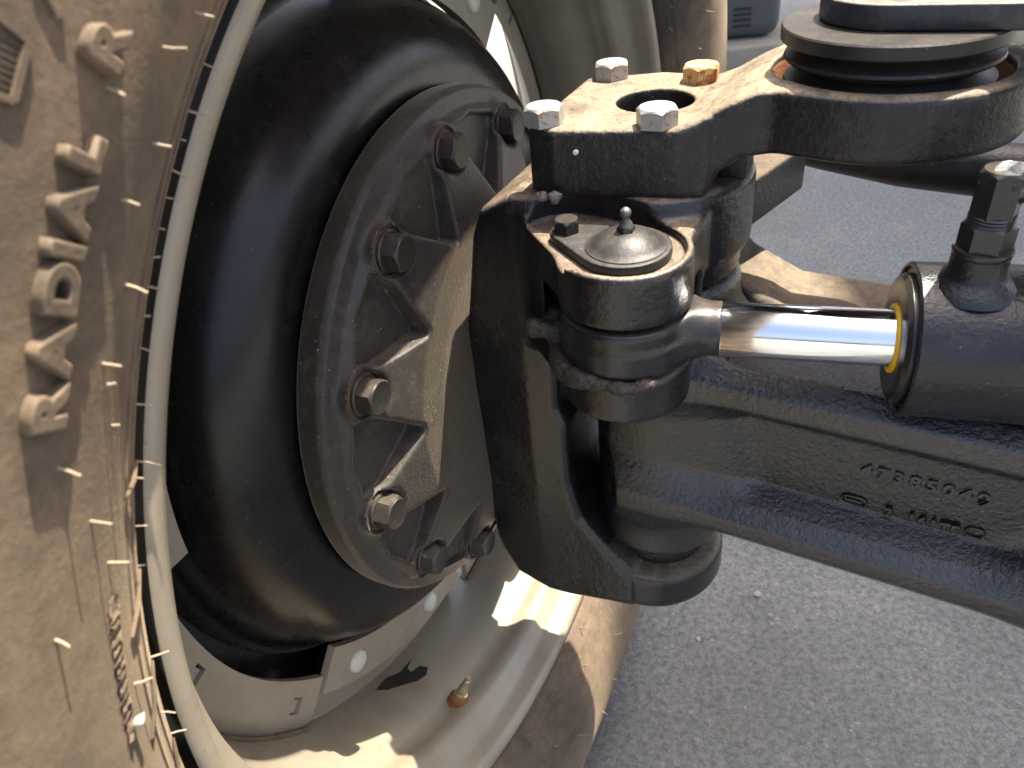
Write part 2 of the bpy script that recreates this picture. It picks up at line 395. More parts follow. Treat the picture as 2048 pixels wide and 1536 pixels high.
def surf(name, g, v):
    """surface nets"""
    v = np.ascontiguousarray(np.broadcast_to(v, (len(g.ax[0]), len(g.ax[1]), len(g.ax[2])))).astype(np.float32)
    ins = v < 0
    nx, ny, nz = (n - 1 for n in v.shape)
    cnt = np.zeros((nx, ny, nz), np.int8)
    for dx in (0, 1):
        for dy in (0, 1):
            for dz in (0, 1): cnt += ins[dx:dx + nx, dy:dy + ny, dz:dz + nz]
    act = (cnt > 0) & (cnt < 8)
    I, J, K = np.nonzero(act); idx = np.full((nx, ny, nz), -1, np.int32); idx[I, J, K] = np.arange(len(I))
    P = np.zeros((len(I), 3), np.float32); W = np.zeros(len(I), np.float32)
    cs = [(a, b, c) for a in (0, 1) for b in (0, 1) for c in (0, 1)]
    for p in cs:
        for ax in range(3):
            if p[ax]: continue
            q = list(p); q[ax] = 1
            a = v[I + p[0], J + p[1], K + p[2]]; b = v[I + q[0], J + q[1], K + q[2]]
            cr = (a < 0) != (b < 0)
            t = np.where(cr, a / np.where(cr, a - b, 1), 0)
            for k in range(3):
                P[:, k] += np.where(cr, p[k] + (t if k == ax else 0), 0)
            W += cr
    P = (P / W[:, None] + np.stack([I, J, K], 1)) * g.h + g.lo
    Q = []
    for ax in range(3):
        o = [(1, 2), (2, 0), (0, 1)][ax]
        sl0 = [slice(1, -1)] * 3; sl1 = [slice(1, -1)] * 3
        sl0[ax] = slice(0, -1); sl1[ax] = slice(1, None)
        a = ins[tuple(sl0)]; b = ins[tuple(sl1)]
        for flip in (0, 1):
            m = (a & ~b) if not flip else (~a & b)
            E = list(np.nonzero(m))
            for k in o: E[k] = E[k] + 1
            def at(d1, d2):
                e = list(E); e[o[0]] = e[o[0]] + d1; e[o[1]] = e[o[1]] + d2
                return idx[e[0], e[1], e[2]]
            q = np.stack([at(-1, -1), at(0, -1), at(0, 0), at(-1, 0)], 1)
            Q.append(q if not flip else q[:, ::-1])
    Q = np.concatenate(Q)
    me = bpy.data.meshes.new(name)
    me.vertices.add(len(P)); me.vertices.foreach_set('co', P.ravel())
    me.loops.add(len(Q) * 4); me.loops.foreach_set('vertex_index', Q.ravel().astype(np.int32))
    me.polygons.add(len(Q)); me.polygons.foreach_set('loop_start', np.arange(0, len(Q) * 4, 4, dtype=np.int32))
    me.update(calc_edges=True); me.validate(); smooth(me)
    return me

# ================================================================== setting
gs = 60.0
ground = link('ground', mesh_py('ground', [(-gs, -gs, 0), (gs, -gs, 0), (gs, gs, 0), (-gs, gs, 0)], [(0, 1, 2, 3)]), M['asphalt'])
tag(ground, 'speckled grey asphalt yard under the axle', kind='structure')

# machine body over the axle (shades the asphalt, out of the frame)
body = empty('machine_body', Matrix.Translation((1.8, 1.8, 1.9)), 'red machine body on a dark underframe beside and above the axle', 'machine')
link('underframe', box_mesh('underframe', (-0.66, -2.3, 0.0), (0.75, 3.2, 0.10), 0.02), M['darkbody'], body)
link('side_panel', box_mesh('side_panel', (-0.75, -2.5, 0.105), (0.8, 3.3, 1.60), 0.06), M['red'], body)

# ================================================================== wheel
wheel = empty('wheel', WHEEL, 'large wheel with dusty tyre, grey rim and black centre disc', 'wheel')
SIDE = [(0.3515, 0.034), (0.3535, 0.048), (0.3565, 0.0545), (0.3600, 0.0575), (0.3606, 0.0587), (0.3613, 0.0583), (0.366, 0.0625),
        (0.3666, 0.0637), (0.3674, 0.0632), (0.376, 0.0708), (0.39, 0.0800), (0.405, 0.0855), (0.42, 0.0888), (0.437, 0.0900),
        (0.455, 0.0895), (0.475, 0.086), (0.50, 0.079), (0.525, 0.067), (0.55, 0.05), (0.575, 0.034), (0.588, 0.02)]
def side_t(r):
    for (r0, t0), (r1, t1) in zip(SIDE, SIDE[1:]):
        if r <= r1: return t0 + (t1 - t0) * (r - r0) / (r1 - r0)
    return SIDE[-1][1]
MIDT = -0.025
prof = SIDE + [(0.592, MIDT)] + [(r, 2 * MIDT - t) for r, t in reversed(SIDE)]
tyre = link('tyre', lathe('tyre', prof, 240, 50), M['tyre'], wheel)
tag(tyre, 'brown dusty tyre with raised RADIAL lettering')
# tread lugs on the machine-side shoulder
lug = bmesh.new()
L_ = [(0.545, 0.052), (0.585, 0.03), (0.616, 0.026), (0.616, -0.035), (0.585, -0.035)]
a0 = [lug.verts.new((r * math.cos(0.0 - (0.05 - t) * 0.9), r * math.sin(0.0 - (0.05 - t) * 0.9), t)) for r, t in L_]
a1 = [lug.verts.new((r * math.cos(0.06 - (0.05 - t) * 0.9), r * math.sin(0.06 - (0.05 - t) * 0.9), t)) for r, t in L_]
lug.faces.new(a0); lug.faces.new(a1[::-1])
for i in range(5): lug.faces.new((a0[i], a0[(i + 1) % 5], a1[(i + 1) % 5], a1[i]))
bmesh.ops.recalc_face_normals(lug, faces=lug.faces)
bmesh.ops.bevel(lug, geom=lug.edges[:], offset=0.004, segments=2, affect='EDGES')
lugm = bpy.data.meshes.new('tread_lug'); lug.to_mesh(lugm); lug.free(); lugm.materials.append(M['tyre'])
for k in range(24):
    link('tread_lug', lugm, None, tyre, Matrix.Rotation(2 * math.pi * k / 24 + 0.1, 4, 'Z'))
# lettering
def text_mesh(ch, size, ext, bold=0.0):
    cu = bpy.data.curves.new('t', 'FONT'); cu.body = ch; cu.size = size; cu.extrude = ext; cu.offset = bold
    cu.bevel_depth = ext * 0.25; cu.bevel_resolution = 1
    ob = bpy.data.objects.new('t', cu); col.objects.link(ob)
    dg = bpy.context.evaluated_depsgraph_get(); dg.update()
    me = bpy.data.meshes.new_from_object(ob.evaluated_get(dg)); bpy.data.objects.remove(ob); bpy.data.curves.remove(cu)
    return me
def tyre_letter(ch, th, r0, size, sx=1.15, ext=0.0024):
    me = text_mesh(ch, size, ext, size * 0.03)
    for v in me.vertices:
        rr = r0 + v.co.y; a = math.radians(th) - v.co.x * sx / r0
        v.co = Vector((rr * math.cos(a), rr * math.sin(a), side_t(rr) + v.co.z + ext * 0.6))
    me.name = 'letter'
    return link('letter', me, M['tyre'], tyre)
ang = [148.45, 146.5, 144.55, 142.65, 141.75, 139.65]
for ch, a in zip('RADIAL', ang): tyre_letter(ch, a, 0.4080, 0.0132, 1.27)
tyre_letter('R', 136.2, 0.4092, 0.0132, 1.27)
def polar(r, th, lift=0.0):
    a = math.radians(th); return Vector((r * math.cos(a), r * math.sin(a), side_t(r) + lift))
# ribbed emblem: frame and ribs
def strip_mesh(name, p, q, wid, hgt):
    """raised bar on the sidewall from polar p to polar q"""
    P, Q = polar(*p), polar(*q); d = (Q - P).normalized(); s = d.cross(Vector((0, 0, 1))).normalized() * wid / 2; z = Vector((0, 0, hgt))
    b = Vector((0, 0, -0.002))
    vs = [P - s + b, P + s + b, Q + s + b, Q - s + b, P - s * .7 + z, P + s * .7 + z, Q + s * .7 + z, Q - s * .7 + z]
    return mesh_py(name, vs, [(0, 1, 2, 3), (4, 5, 6, 7), (0, 1, 5, 4), (1, 2, 6, 5), (2, 3, 7, 6), (3, 0, 4, 7)])
for p, q in (((0.4310, 136.7), (0.4310, 138.5)), ((0.4310, 138.5), (0.4435, 138.6)), ((0.4310, 136.7), (0.4435, 136.4)), ((0.4435, 136.4), (0.4435, 138.6))):
    link('emblem_bar', strip_mesh('emblem_bar', p, q, 0.0022, 0.0016), M['tyre'], tyre)
for k in range(7):
    a = 136.95 + k * 0.21
    link('emblem_rib', strip_mesh('emblem_rib', (0.4318, a), (0.4428, a + 0.1), 0.0005, 0.0008), M['tyre'], tyre)
link('emblem_bar', strip_mesh('emblem_bar', (0.4255, 135.5), (0.434, 134.6), 0.0035, 0.0016), M['tyre'], tyre)
# mould hairs
def normal_at(r, th):
    e = 0.002; dt = (side_t(r + e) - side_t(r - e)) / (2 * e); a = math.radians(th)
    return Vector((-dt * math.cos(a), -dt * math.sin(a), 1)).normalized()
BEAD = [(0.359, 133.7), (0.359, 135.25), (0.359, 136.9), (0.36, 138.4), (0.36, 140.0), (0.359, 141.5), (0.36, 143.0), (0.36, 144.5), (0.361, 146.1),
        (0.359, 149.1), (0.357, 152.3), (0.362, 152.85), (0.359, 155.8), (0.357, 158.4), (0.357, 164.5), (0.361, 167.8), (0.357, 170.6), (0.356, 130.7)]
MIDH = [(0.384, 155.35), (0.393, 152.76), (0.408, 156.6), (0.375, 163.1), (0.383, 143.1), (0.391, 146.35), (0.387, 147.3), (0.382, 149.2),
        (0.406, 150.0), (0.393, 139.9), (0.408, 136.5), (0.381, 130.8), (0.392, 133.6), (0.383, 137.05)]
FARH = [(0.36, -86), (0.377, -90.5), (0.44, -79), (0.381, -94), (0.406, -99), (0.436, -86.3), (0.447, -90.7), (0.36, -108), (0.385, -104.5),
        (0.362, 25.7), (0.386, 19.8), (0.36, 32.2), (0.365, 29), (0.40, 24), (0.42, -97), (0.40, -82), (0.365, -99), (0.365, -91)]
def hair(r, th, ln, rad, lean):
    p = polar(r, th, -0.001); nn = normal_at(r, th)
    tang = Vector((-math.sin(math.radians(th)), math.cos(math.radians(th)), 0))
    q = p + nn * ln * 0.55 + tang * ln * lean * 0.3; e = p + nn * ln + tang * ln * lean
    link('mould_hair', tube_mesh('mould_hair', [p, q, e], [rad * 1.15, rad, rad * 0.85], 7), M['spew'], tyre)
for r, th in BEAD: hair(r, th, rng.choice((0.003, 0.005, 0.006, 0.007, 0.0085)), rng.uniform(0.0003, 0.00045), rng.uniform(-0.35, 0.35))
for i, (r, th) in enumerate(MIDH):
    hair(r, th, 0.003 if i in (6, 7) else rng.uniform(0.0045, 0.009), rng.uniform(0.0004, 0.00055), rng.uniform(-0.3, 0.3))
for r, th in FARH: hair(r, th, rng.uniform(0.006, 0.011), 0.0005, rng.uniform(-0.3, 0.3))
# loose mould flash lying on the sidewall
for a, b in (((0.3575, 158.4), (0.372, 160.6)), ((0.3575, 164.45), (0.372, 167.2)), ((0.3575, 170.6), (0.366, 173.0)), ((0.357, 152.2), (0.369, 153.4))):
    P, Q = polar(*a, 0.0012), polar(*b, 0.0012); mid = (P + Q) / 2 + Vector((0, 0, 0.0012))
    link('mould_flash', tube_mesh('mould_flash', [P, mid, Q], [0.0005, 0.0008, 0.0006], 7), M['tyre'], tyre)
# torn barcode label
lv, lf = [], []
NU, NV = 44, 7
for i in range(NU):
    for j in range(NV):
        u = i / (NU - 1); w = j / (NV - 1)
        edge = 0.0009 * math.sin(i * 2.1) if j in (0, NV - 1) else 0
        r = 0.3795 + w * 0.0062 + edge; th = 157.0 + u * 7.6
        lift = 0.0006 + (0.0011 if (i % 3 == 0 or (i * 7) % 5 == 1) and 0 < j < NV - 1 and 4 < i < 38 else 0) + 0.0014 * max(0, mnoise.noise(Vector((i * 0.35, j * 0.5, 3))))
        if i > 39: lift += 0.002 * rng.random()
        lv.append(polar(r, th, lift))
for i in range(NU - 1):
    for j in range(NV - 1): lf.append((i * NV + j, (i + 1) * NV + j, (i + 1) * NV + j + 1, i * NV + j + 1))
lab = link('barcode_label', mesh_py('barcode_label', lv, lf), M['tyre'], tyre)
tag(lab, 'torn dusty label strip vulcanised on the sidewall')
sc = rock('label_scrap', 0.0026, 5, 0.6); link('label_scrap', sc, M['white'], tyre, Matrix.Translation(polar(0.3805, 164.2, 0.003)))

# rim
RP = [(0.3492, 0.0500), (0.3478, 0.0515), (0.3430, 0.0512), (0.3388, 0.0490), (0.3372, 0.0445), (0.3366, 0.036), (0.3325, 0.0285), (0.3225, 0.023), (0.3205, 0.018),
      (0.3195, 0.012), (0.3225, 0.0055), (0.3235, -0.001), (0.3205, -0.008), (0.3160, -0.016), (0.3145, -0.03), (0.3140, -0.055), (0.3150, -0.072), (0.3215, -0.085), (0.3345, -0.094), (0.348, -0.1035)]
RB = [(0.3505, -0.1005), (0.3375, -0.09), (0.325, -0.081), (0.319, -0.07), (0.3182, -0.03), (0.321, -0.014), (0.3265, -0.004), (0.3275, 0.004), (0.324, 0.012), (0.3265, 0.019), (0.333, 0.0225), (0.3375, 0.032), (0.339, 0.042), (0.3415, 0.047), (0.3455, 0.0485)]
rim = link('rim', lathe('rim', RP + RB, 240, 60, True), M['rim'], wheel)
tag(rim, 'light grey painted rim with chipped paint')
# mounting tabs and strips
def polar_plate(name, r_in, r_out, a0, a1, t0, t1, holes=(), nA=64, nR=24, bend=None):
    """flat ring segment; r_in may be a function of angle; holes are (angle, r, half-angle, half-r)"""
    g = [[None] * (nR + 1) for _ in range(nA + 1)]; vs = []; fs = []
    def add(p): vs.append(p); return len(vs) - 1
    idx = {}
    cell = lambda i, j: any(abs(a0 + (i + .5) / nA * (a1 - a0) - ha) < hw and abs(rr(i + .5, j + .5) - hr_) < hh for ha, hr_, hw, hh in holes)
    def rr(i, j):
        a = a0 + i / nA * (a1 - a0); ri = r_in(a) if callable(r_in) else r_in; ro = r_out(a) if callable(r_out) else r_out
        return ri + (ro - ri) * j / nR
    def vid(i, j, s):
        k = (i, j, s)
        if k not in idx:
            a = math.radians(a0 + i / nA * (a1 - a0)); r = rr(i, j); t = (t0, t1)[s]
            if bend: t += bend(r)
            idx[k] = add((r * math.cos(a), r * math.sin(a), t))
        return idx[k]
    solid = [[not cell(i, j) for j in range(nR)] for i in range(nA)]
    S = lambda i, j: 0 <= i < nA and 0 <= j < nR and solid[i][j]
    for i in range(nA):
        for j in range(nR):
            if not solid[i][j]: continue
            q = [(i, j), (i + 1, j), (i + 1, j + 1), (i, j + 1)]
            fs.append(tuple(vid(*p, 1) for p in q)); fs.append(tuple(vid(*p, 0) for p in reversed(q)))
            for (di, dj), (p, q2) in zip(((0, -1), (1, 0), (0, 1), (-1, 0)), ((q[0], q[1]), (q[1], q[2]), (q[2], q[3]), (q[3], q[0]))):
                if not S(i + di, j + dj): fs.append((vid(*p, 0), vid(*q2, 0), vid(*q2, 1), vid(*p, 1)))
    me = mesh_py(name, vs, fs); sharp_by_angle(me, 35); return me
def tab_in(a):
    return 0.2735 + 0.004 * math.cos(math.radians((a + 157) * 8.5)) * 0.3 + 0.003 * ((a + 157) / 21) ** 2 * 0.4
for base in (0, 90, 180, 270):
    rot = Matrix.Rotation(math.radians(base), 4, 'Z')
    back = 0.019 if base == 180 else 0.0
    tb = link('mounting_tab', polar_plate('mounting_tab', lambda a: tab_in(a) + back, lambda a: 0.3155, -178, -136.4, -0.066, -0.060,
              holes=[(-165.9, 0.2885 + back * 0.6, 1.0, 0.0065), (-141.6, 0.2925 + back * 0.5, 1.0, 0.0065)], nA=120, nR=40, bend=lambda r: -0.006 * max(0, (r - 0.30) / 0.015) ** 2), M['rim'], rim, rot)
    st = link('mounting_strip', polar_plate('mounting_strip', 0.2505, lambda a: 0.2865, -136.0, -92.0, -0.064, -0.0575, nA=60, nR=6), M['rim'], rim, rot)
    for a in (-127.6, -103.1):
        bt = lathe('button_head', [(0.0, 0.0042), (0.006, 0.0040), (0.0088, 0.0028), (0.0098, 0.0), (0.0098, -0.004)], 28, 50)
        aa = math.radians(a); link('button_head', bt, M['button'], rim, rot @ Matrix.Translation((0.2695 * math.cos(aa), 0.2695 * math.sin(aa), -0.0575)))
    for a, rr in ((-165.9, 0.2875 + back * 0.6), (-141.6, 0.2915 + back * 0.5)):  # pale blocks added in the slots to imitate the bright view through them
        aa = math.radians(a); fr_ = Matrix.Translation((rr * math.cos(aa), rr * math.sin(aa), -0.0635)) @ Matrix.Rotation(aa, 4, 'Z')
        link('pale_slot_fill', box_mesh('pale_slot_fill', (-0.0035, -0.0042, -0.004), (0.0065, 0.0042, 0.0012), 0.0006), M['zinc'], rim, rot @ fr_)
    wb = [(0.3135 * math.cos(math.radians(q)), 0.3135 * math.sin(math.radians(q)), -0.0615 + 0.0006 * math.sin(q * 9)) for q in np.linspace(-178, -136.4, 60)]
    link('weld_bead', tube_mesh('weld_bead', wb, [0.0022 + 0.0005 * math.sin(k * 2.3) for k in range(60)], 8), M['grimy'], rim, rot)
    # weld bead joining the strip to the rim well
    link('strip_web', polar_plate('strip_web', 0.283, 0.3155, -136.0, -92.0, -0.080, -0.074, nA=40, nR=2), M['rim'], rim, rot)
# paint chip, drawn on the rim well
CH = [(-119.09, -0.0618), (-115.60, -0.0648), (-113.06, -0.0583), (-109.39, -0.0592), (-111.59, -0.0554), (-112.17, -0.0496), (-109.99, -0.0474), (-109.66, -0.0399), (-111.39, -0.0358), (-113.46, -0.0383), (-116.11, -0.0475), (-118.14, -0.0533)]
def rim_r(t):
    best = min(range(len(RP) - 1), key=lambda k: 0 if RP[k][1] >= t >= RP[k + 1][1] else 1)
    (r0, t0), (r1, t1) = RP[best], RP[best + 1]; return r0 + (r1 - r0) * (t - t0) / (t1 - t0)
chv = []
for a, t in CH:
    r = rim_r(t) - 0.0004; chv.append((r * math.cos(math.radians(a)), r * math.sin(math.radians(a)), t))
for a, t in CH:
    r = rim_r(t) - 0.0001; chv.append((r * math.cos(math.radians(a)), r * math.sin(math.radians(a)), t))
nc = len(CH)
chm = mesh_py('paint_chip', chv, [tuple(range(nc))] + [(i, (i + 1) % nc, nc + (i + 1) % nc, nc + i) for i in range(nc)])
tag(link('paint_chip', chm, M['chip'], rim), 'black patch where the grey rim paint has flaked off')
# valve stem
va = math.radians(-112.9); vb = Vector((0.3225 * math.cos(va), 0.3225 * math.sin(va), 0.001))
vin = Vector((-math.cos(va), -math.sin(va), 0.35)).normalized()
vx = vin.orthogonal().normalized(); vfr = frame(vx, vin.cross(vx), vin, vb)
valve = link('valve_stem', lathe('valve_stem', [(0.0, 0.030), (0.0022, 0.030), (0.0024, 0.0285), (0.002, 0.028), (0.002, 0.0265), (0.0028, 0.026), (0.0031, 0.021), (0.0031, 0.0205), (0.0042, 0.018), (0.0046, 0.012), (0.0046, 0.0115), (0.0062, 0.011), (0.0062, 0.006), (0.0, 0.006)], 24, 30), M['brass'], rim, vfr)
link('valve_nut', lathe('valve_nut', [(0.0, 0.007), (0.0078, 0.007), (0.0088, 0.005), (0.0088, 0.003), (0.0072, 0.0025), (0.0092, 0.0), (0.0092, -0.003)], 24, 30), M['rust'], valve)

# black centre disc
DP = [(0.10, -0.020), (0.192, -0.020), (0.200, -0.0208), (0.208, -0.0228), (0.216, -0.0262), (0.2235, -0.0308), (0.2300, -0.0362), (0.2358, -0.0425), (0.2408, -0.0495), (0.2452, -0.0572), (0.2490, -0.0655), (0.2525, -0.0745), (0.2560, -0.0835), (0.2620, -0.0870)]
disc = link('centre_disc', lathe('centre_disc', DP + [(r - 0.004, t - 0.007) for r, t in reversed(DP)], 220, 60, True), M['disc'], wheel)
tag(disc, 'glossy black dished wheel disc')
link('disc_flange', polar_plate('disc_flange', 0.25, 0.3135, -230, -90, -0.094, -0.088, nA=140, nR=2), M['disc'], disc)
for base in (0, 90, 180, 270):       # ears of the disc behind the bolted strips
    link('disc_ear', polar_plate('disc_ear', 0.255, 0.285, -135, -93, -0.0725, -0.0655, nA=40, nR=2), M['disc'], disc, Matrix.Rotation(math.radians(base), 4, 'Z'))

# ================================================================== wheel hub
hub = empty('wheel_hub', WHEEL, 'round black cast hub flange with twelve bolts and triangular pockets', 'hub')
g = Grid((-0.196, -0.196, -0.022), (0.196, 0.196, 0.05), 0.0014)
r = np.sqrt(g.X ** 2 + g.Y ** 2)
body2 = [(0.0, -0.0185), (0.1885, -0.0185), (0.190, -0.016), (0.190, -0.004), (0.1875, 0.0005), (0.178, 0.003), (0.170, 0.0115), (0.150, 0.0180), (0.122, 0.0255), (0.100, 0.0272), (0.0, 0.0275)]
def sd_rz(poly):
    rr = np.arange(0, 0.3, g.h, dtype=np.float32)
    d = sd_poly(rr[:, None], g.ax[2][None, :], poly)
    f = r[:, :, 0] / g.h; i0 = np.clip(f.astype(int), 0, len(rr) - 2); w = (f - i0)[..., None]
    return d[i0] * (1 - w) + d[i0 + 1] * w
sd = sd_rz(body2)
B0 = 67.0
th = np.degrees(np.arctan2(g.Y, g.X))
ph = ((th - B0) % 30.0) - 15.0                     # 0 at a pocket's middle
px = r * np.cos(np.radians(ph)); py = r * np.sin(np.radians(ph))
tri = sd_poly(px, py, [(0.122, -0.0012), (0.122, 0.0012), (0.1665, 0.0315), (0.1715, 0.0), (0.1665, -0.0315)]) - 0.0015
floor = 0.0035 + np.clip((0.172 - r) * 0.12, 0, 0.02)
cut = np.maximum(tri[:, :, :] if tri.ndim == 3 else tri[..., None], floor - g.Z)
sd = smax(sd, -cut, 0.003)
ph2 = ((th - B0 + 15.0) % 30.0) - 15.0             # 0 at a bolt
bx = r * np.cos(np.radians(ph2)) - 0.163; by = r * np.sin(np.radians(ph2))
spot = np.maximum(np.sqrt(bx ** 2 + by ** 2) - 0.0145, 0.0085 - g.Z)
pad = np.maximum(np.sqrt(bx ** 2 + by ** 2) - 0.0165, np.abs(g.Z - 0.002) - 0.0085)
sd = smin(sd, pad, 0.004); sd = smax(sd, -spot, 0.002)
link('flange', surf('flange', g, sd), M['hub'], hub)
hb = hexhead('bolt', 0.0205, 0.0135, 0.0128, 0.003, 48, 0.0004); hb.materials.append(M['hubbolt'])
for k in range(12):
    a = math.radians(B0 + 30 * k)
    link('bolt', hb, None, hub, Matrix.Translation((0.163 * math.cos(a), 0.163 * math.sin(a), 0.0088)) @ Matrix.Rotation(rng.random() * 1.0, 4, 'Z'))
wsh = lathe('washer_edge', [(0.0, 0.0009), (0.0134, 0.0006), (0.0134, -0.001)], 32); wsh.materials.append(M['rust'])
for k in range(12):
    a = math.radians(B0 + 30 * k)
    link('washer', wsh, None, hub, Matrix.Translation((0.163 * math.cos(a), 0.163 * math.sin(a), 0.0084)))

# ================================================================== steering knuckle
kn = empty('steering_knuckle', KNUCK, 'black cast C-shaped steering knuckle with a clevis for the cylinder rod', 'steering knuckle')
PIN = (0.0199, -0.0843)                     # clevis pin in knuckle coordinates
g = Grid((-0.135, -0.132, 0.405), (0.10, 0.125, 0.79), 0.0017)
X, Y, Z = g.X, g.Y, g.Z
outer = [(0.075, 0.772), (-0.058, 0.772), (-0.080, 0.760), (-0.088, 0.742), (-0.099, 0.69), (-0.117, 0.615), (-0.123, 0.565), (-0.121, 0.505), (-0.112, 0.474), (-0.088, 0.432), (-0.04, 0.424), (0.02, 0.427), (0.075, 0.432)]
inner = [(0.12, 0.712), (-0.02, 0.712), (-0.036, 0.690), (-0.038, 0.62), (-0.033, 0.605), (-0.0335, 0.552), (-0.027, 0.517), (-0.008, 0.488), (0.012, 0.462), (0.12, 0.460)]
dxz = smax(sd_poly(X, Z, outer), -sd_poly(X, Z, inner), 0.012)
plan = sd_poly(X, Y, [(0.078, -0.047), (-0.03, -0.056), (-0.058, -0.060), (-0.102, -0.053), (-0.116, -0.036), (-0.130, -0.018), (-0.130, 0.018), (-0.063, 0.047), (0.078, 0.047)])
lugp = np.minimum(sd_circ(X, Y, 0.012, 0.0, 0.058), plan + 0 * Z)
cbody = smax(dxz, plan + 0 * Z, 0.007)
# rounded ends of the two fork arms
armcut = np.maximum(X - 0.012, 0) ** 2 + Y ** 2
ends = np.where(X > 0.012, np.sqrt(armcut) - 0.052, -1.0)
cbody = smax(cbody, ends + 0 * Z, 0.006)
up_lug = sd_ext(sd_circ(X, Y, 0.010, 0.004, 0.0585), Z, 0.728, 0.772, 0.004)
lo_lug = sd_ext(sd_circ(X, Y, 0.0170, 0.006, 0.0505), Z, 0.430, 0.460, 0.006)
sd = smin(cbody, up_lug, 0.006); sd = smin(sd, lo_lug, 0.008)
# clevis block and boss
cl = sd_poly(X, Y, [(-0.058, -0.040), (-0.054, -0.056), (-0.012, -0.098), (0.0199, -0.1155), (0.050, -0.095), (0.0515, -0.040)])
cl = np.minimum(cl, sd_circ(X, Y, PIN[0], PIN[1], 0.0345))
boss = sd_ext(smin(cl, sd_circ(X, Y, PIN[0], PIN[1], 0.0345), 0.006), Z, 0.672, 0.7625, 0.0035)
sd = smin(sd, boss, 0.007)
# machined recess for the retainer plate on top
rec = np.maximum(sd_caps2(X, Y, PIN, (-0.0155, -0.0745), 0.0315 - 0 * X), 0.7575 - Z)
sd = smax(sd, -rec, 0.0015)
# slot for the rod eye
slot = sd_ext(np.minimum(sd_circ(X, Y, PIN[0] + 0.001, PIN[1], 0.0455), sd_poly(X, Y, [(-0.038, -0.11), (0.08, -0.14), (0.09, -0.04), (-0.026, -0.056)])), Z, 0.6985, 0.7325, 0.003)
sd = smax(sd, -slot, 0.002)
# spindle into the hub
spi = np.maximum(np.sqrt(Y ** 2 + (Z - 0.62) ** 2) - 0.05, X + 0.10)
sd = smin(sd, spi, 0.008)
link('casting', surf('casting', g, sd), M['knuckle'], kn)
# rear steering lever
lev = prism('steering_lever', [(0.02, 0.03), (0.058, 0.035), (0.085, 0.118), (0.058, 0.135), (0.0, 0.06)], 0.716, 0.748, 0.003)
link('steering_lever', lev, M['lever'], kn)
# retainer plate, bolt, cap and grease nipple
c2 = (-0.0155, -0.0745); pl = []
d0 = math.atan2(c2[1] - PIN[1], c2[0] - PIN[0]); beta = math.acos((0.0245 - 0.0095) / math.dist(PIN, c2))
for k in range(25):
    a = d0 + beta + (2 * math.pi - 2 * beta) * k / 24; pl.append((PIN[0] + 0.0245 * math.cos(a), PIN[1] + 0.0245 * math.sin(a)))
for k in range(11):
    a = d0 - beta + 2 * beta * k / 10; pl.append((c2[0] + 0.0095 * math.cos(a), c2[1] + 0.0095 * math.sin(a)))
M['cap'] = cast_paint('pin_cap_paint', paint=(0.012, 0.0135, 0.016), dust=0.25, updust=0.14, grain=300, gstr=0.15, rough=0.42, dustcol=(0.2, 0.16, 0.11))
plate2 = link('retainer_plate', prism('retainer_plate', pl, 0.7578, 0.7630, 0.001), M['cap'], kn)
cap = [(0.0, 0.0085), (0.005, 0.0083), (0.010, 0.0072), (0.0145, 0.0050), (0.0175, 0.0026), (0.0195, 0.0011), (0.0212, 0.0006), (0.0212, -0.001)]
link('pin_cap', lathe('pin_cap', cap, 48, 40), M['cap'], plate2, Matrix.Translation((PIN[0] + 0.001, PIN[1], 0.7630)))
link('bolt', hexhead('bolt', 0.0128, 0.0068, 0, 0), M['machined'], plate2, Matrix.Translation((c2[0], c2[1], 0.7632)) @ Matrix.Rotation(0.35, 4, 'Z'))
nip = link('grease_nipple', lathe('grease_nipple', [(0.0, 0.0125), (0.0012, 0.0124), (0.0026, 0.0112), (0.0029, 0.0098), (0.0025, 0.0082), (0.0017, 0.0072), (0.0017, 0.0062), (0.0034, 0.0042), (0.0034, 0.0)], 24, 50), M['steelball'], plate2, Matrix.Translation((PIN[0] + 0.001, PIN[1], 0.7712)))
link('hex_base', hexhead('hex_base', 0.0085, 0.0032, 0, 0), M['machined'], plate2, Matrix.Translation((PIN[0] + 0.001, PIN[1], 0.7706)))

# mud packed round the rod eye
g = Grid((-0.05, -0.135, 0.675), (0.062, -0.035, 0.745), 0.0012)
sdm = None
mr = random.Random(3)
def mudball(c, rr):
    global sdm
    b = sd_sph(g, c, rr); sdm = b if sdm is None else smin(sdm, b, 0.0055)
for k in range(30):
    u = k / 29; a = math.radians(200 + 112 * u + mr.uniform(-2, 2))
    rr = 0.0372 + mr.uniform(-0.0015, 0.0012) + (0.0015 if u < 0.4 else 0)
    mudball((PIN[0] + rr * math.cos(a), PIN[1] + rr * math.sin(a), 0.6990 + mr.uniform(-0.002, 0.0015)), mr.uniform(0.0016, 0.0030) * (1.5 if u < 0.45 else 0.75))
for k in range(22):
    mudball((-0.024 + mr.uniform(-0.010, 0.010), -0.068 - mr.uniform(-0.006, 0.022), 0.7005 + mr.uniform(-0.004, 0.007)), mr.uniform(0.003, 0.0062))
nz = np.sin(g.X * 900 + np.sin(g.Y * 700) * 2) * np.sin(g.Y * 850 + np.sin(g.Z * 800) * 2) * np.sin(g.Z * 1000)
mud = link('mud', surf('mud', g, sdm + nz * 0.0005 + np.sin(g.X * 2300 + g.Y * 900) * np.sin(g.Y * 2100 + g.Z * 1300) * 0.0005), M['mud'])
mud.matrix_world = KNUCK
tag(mud, 'dried mud and grease packed in the clevis around the rod eye', 'mud', kind='stuff')

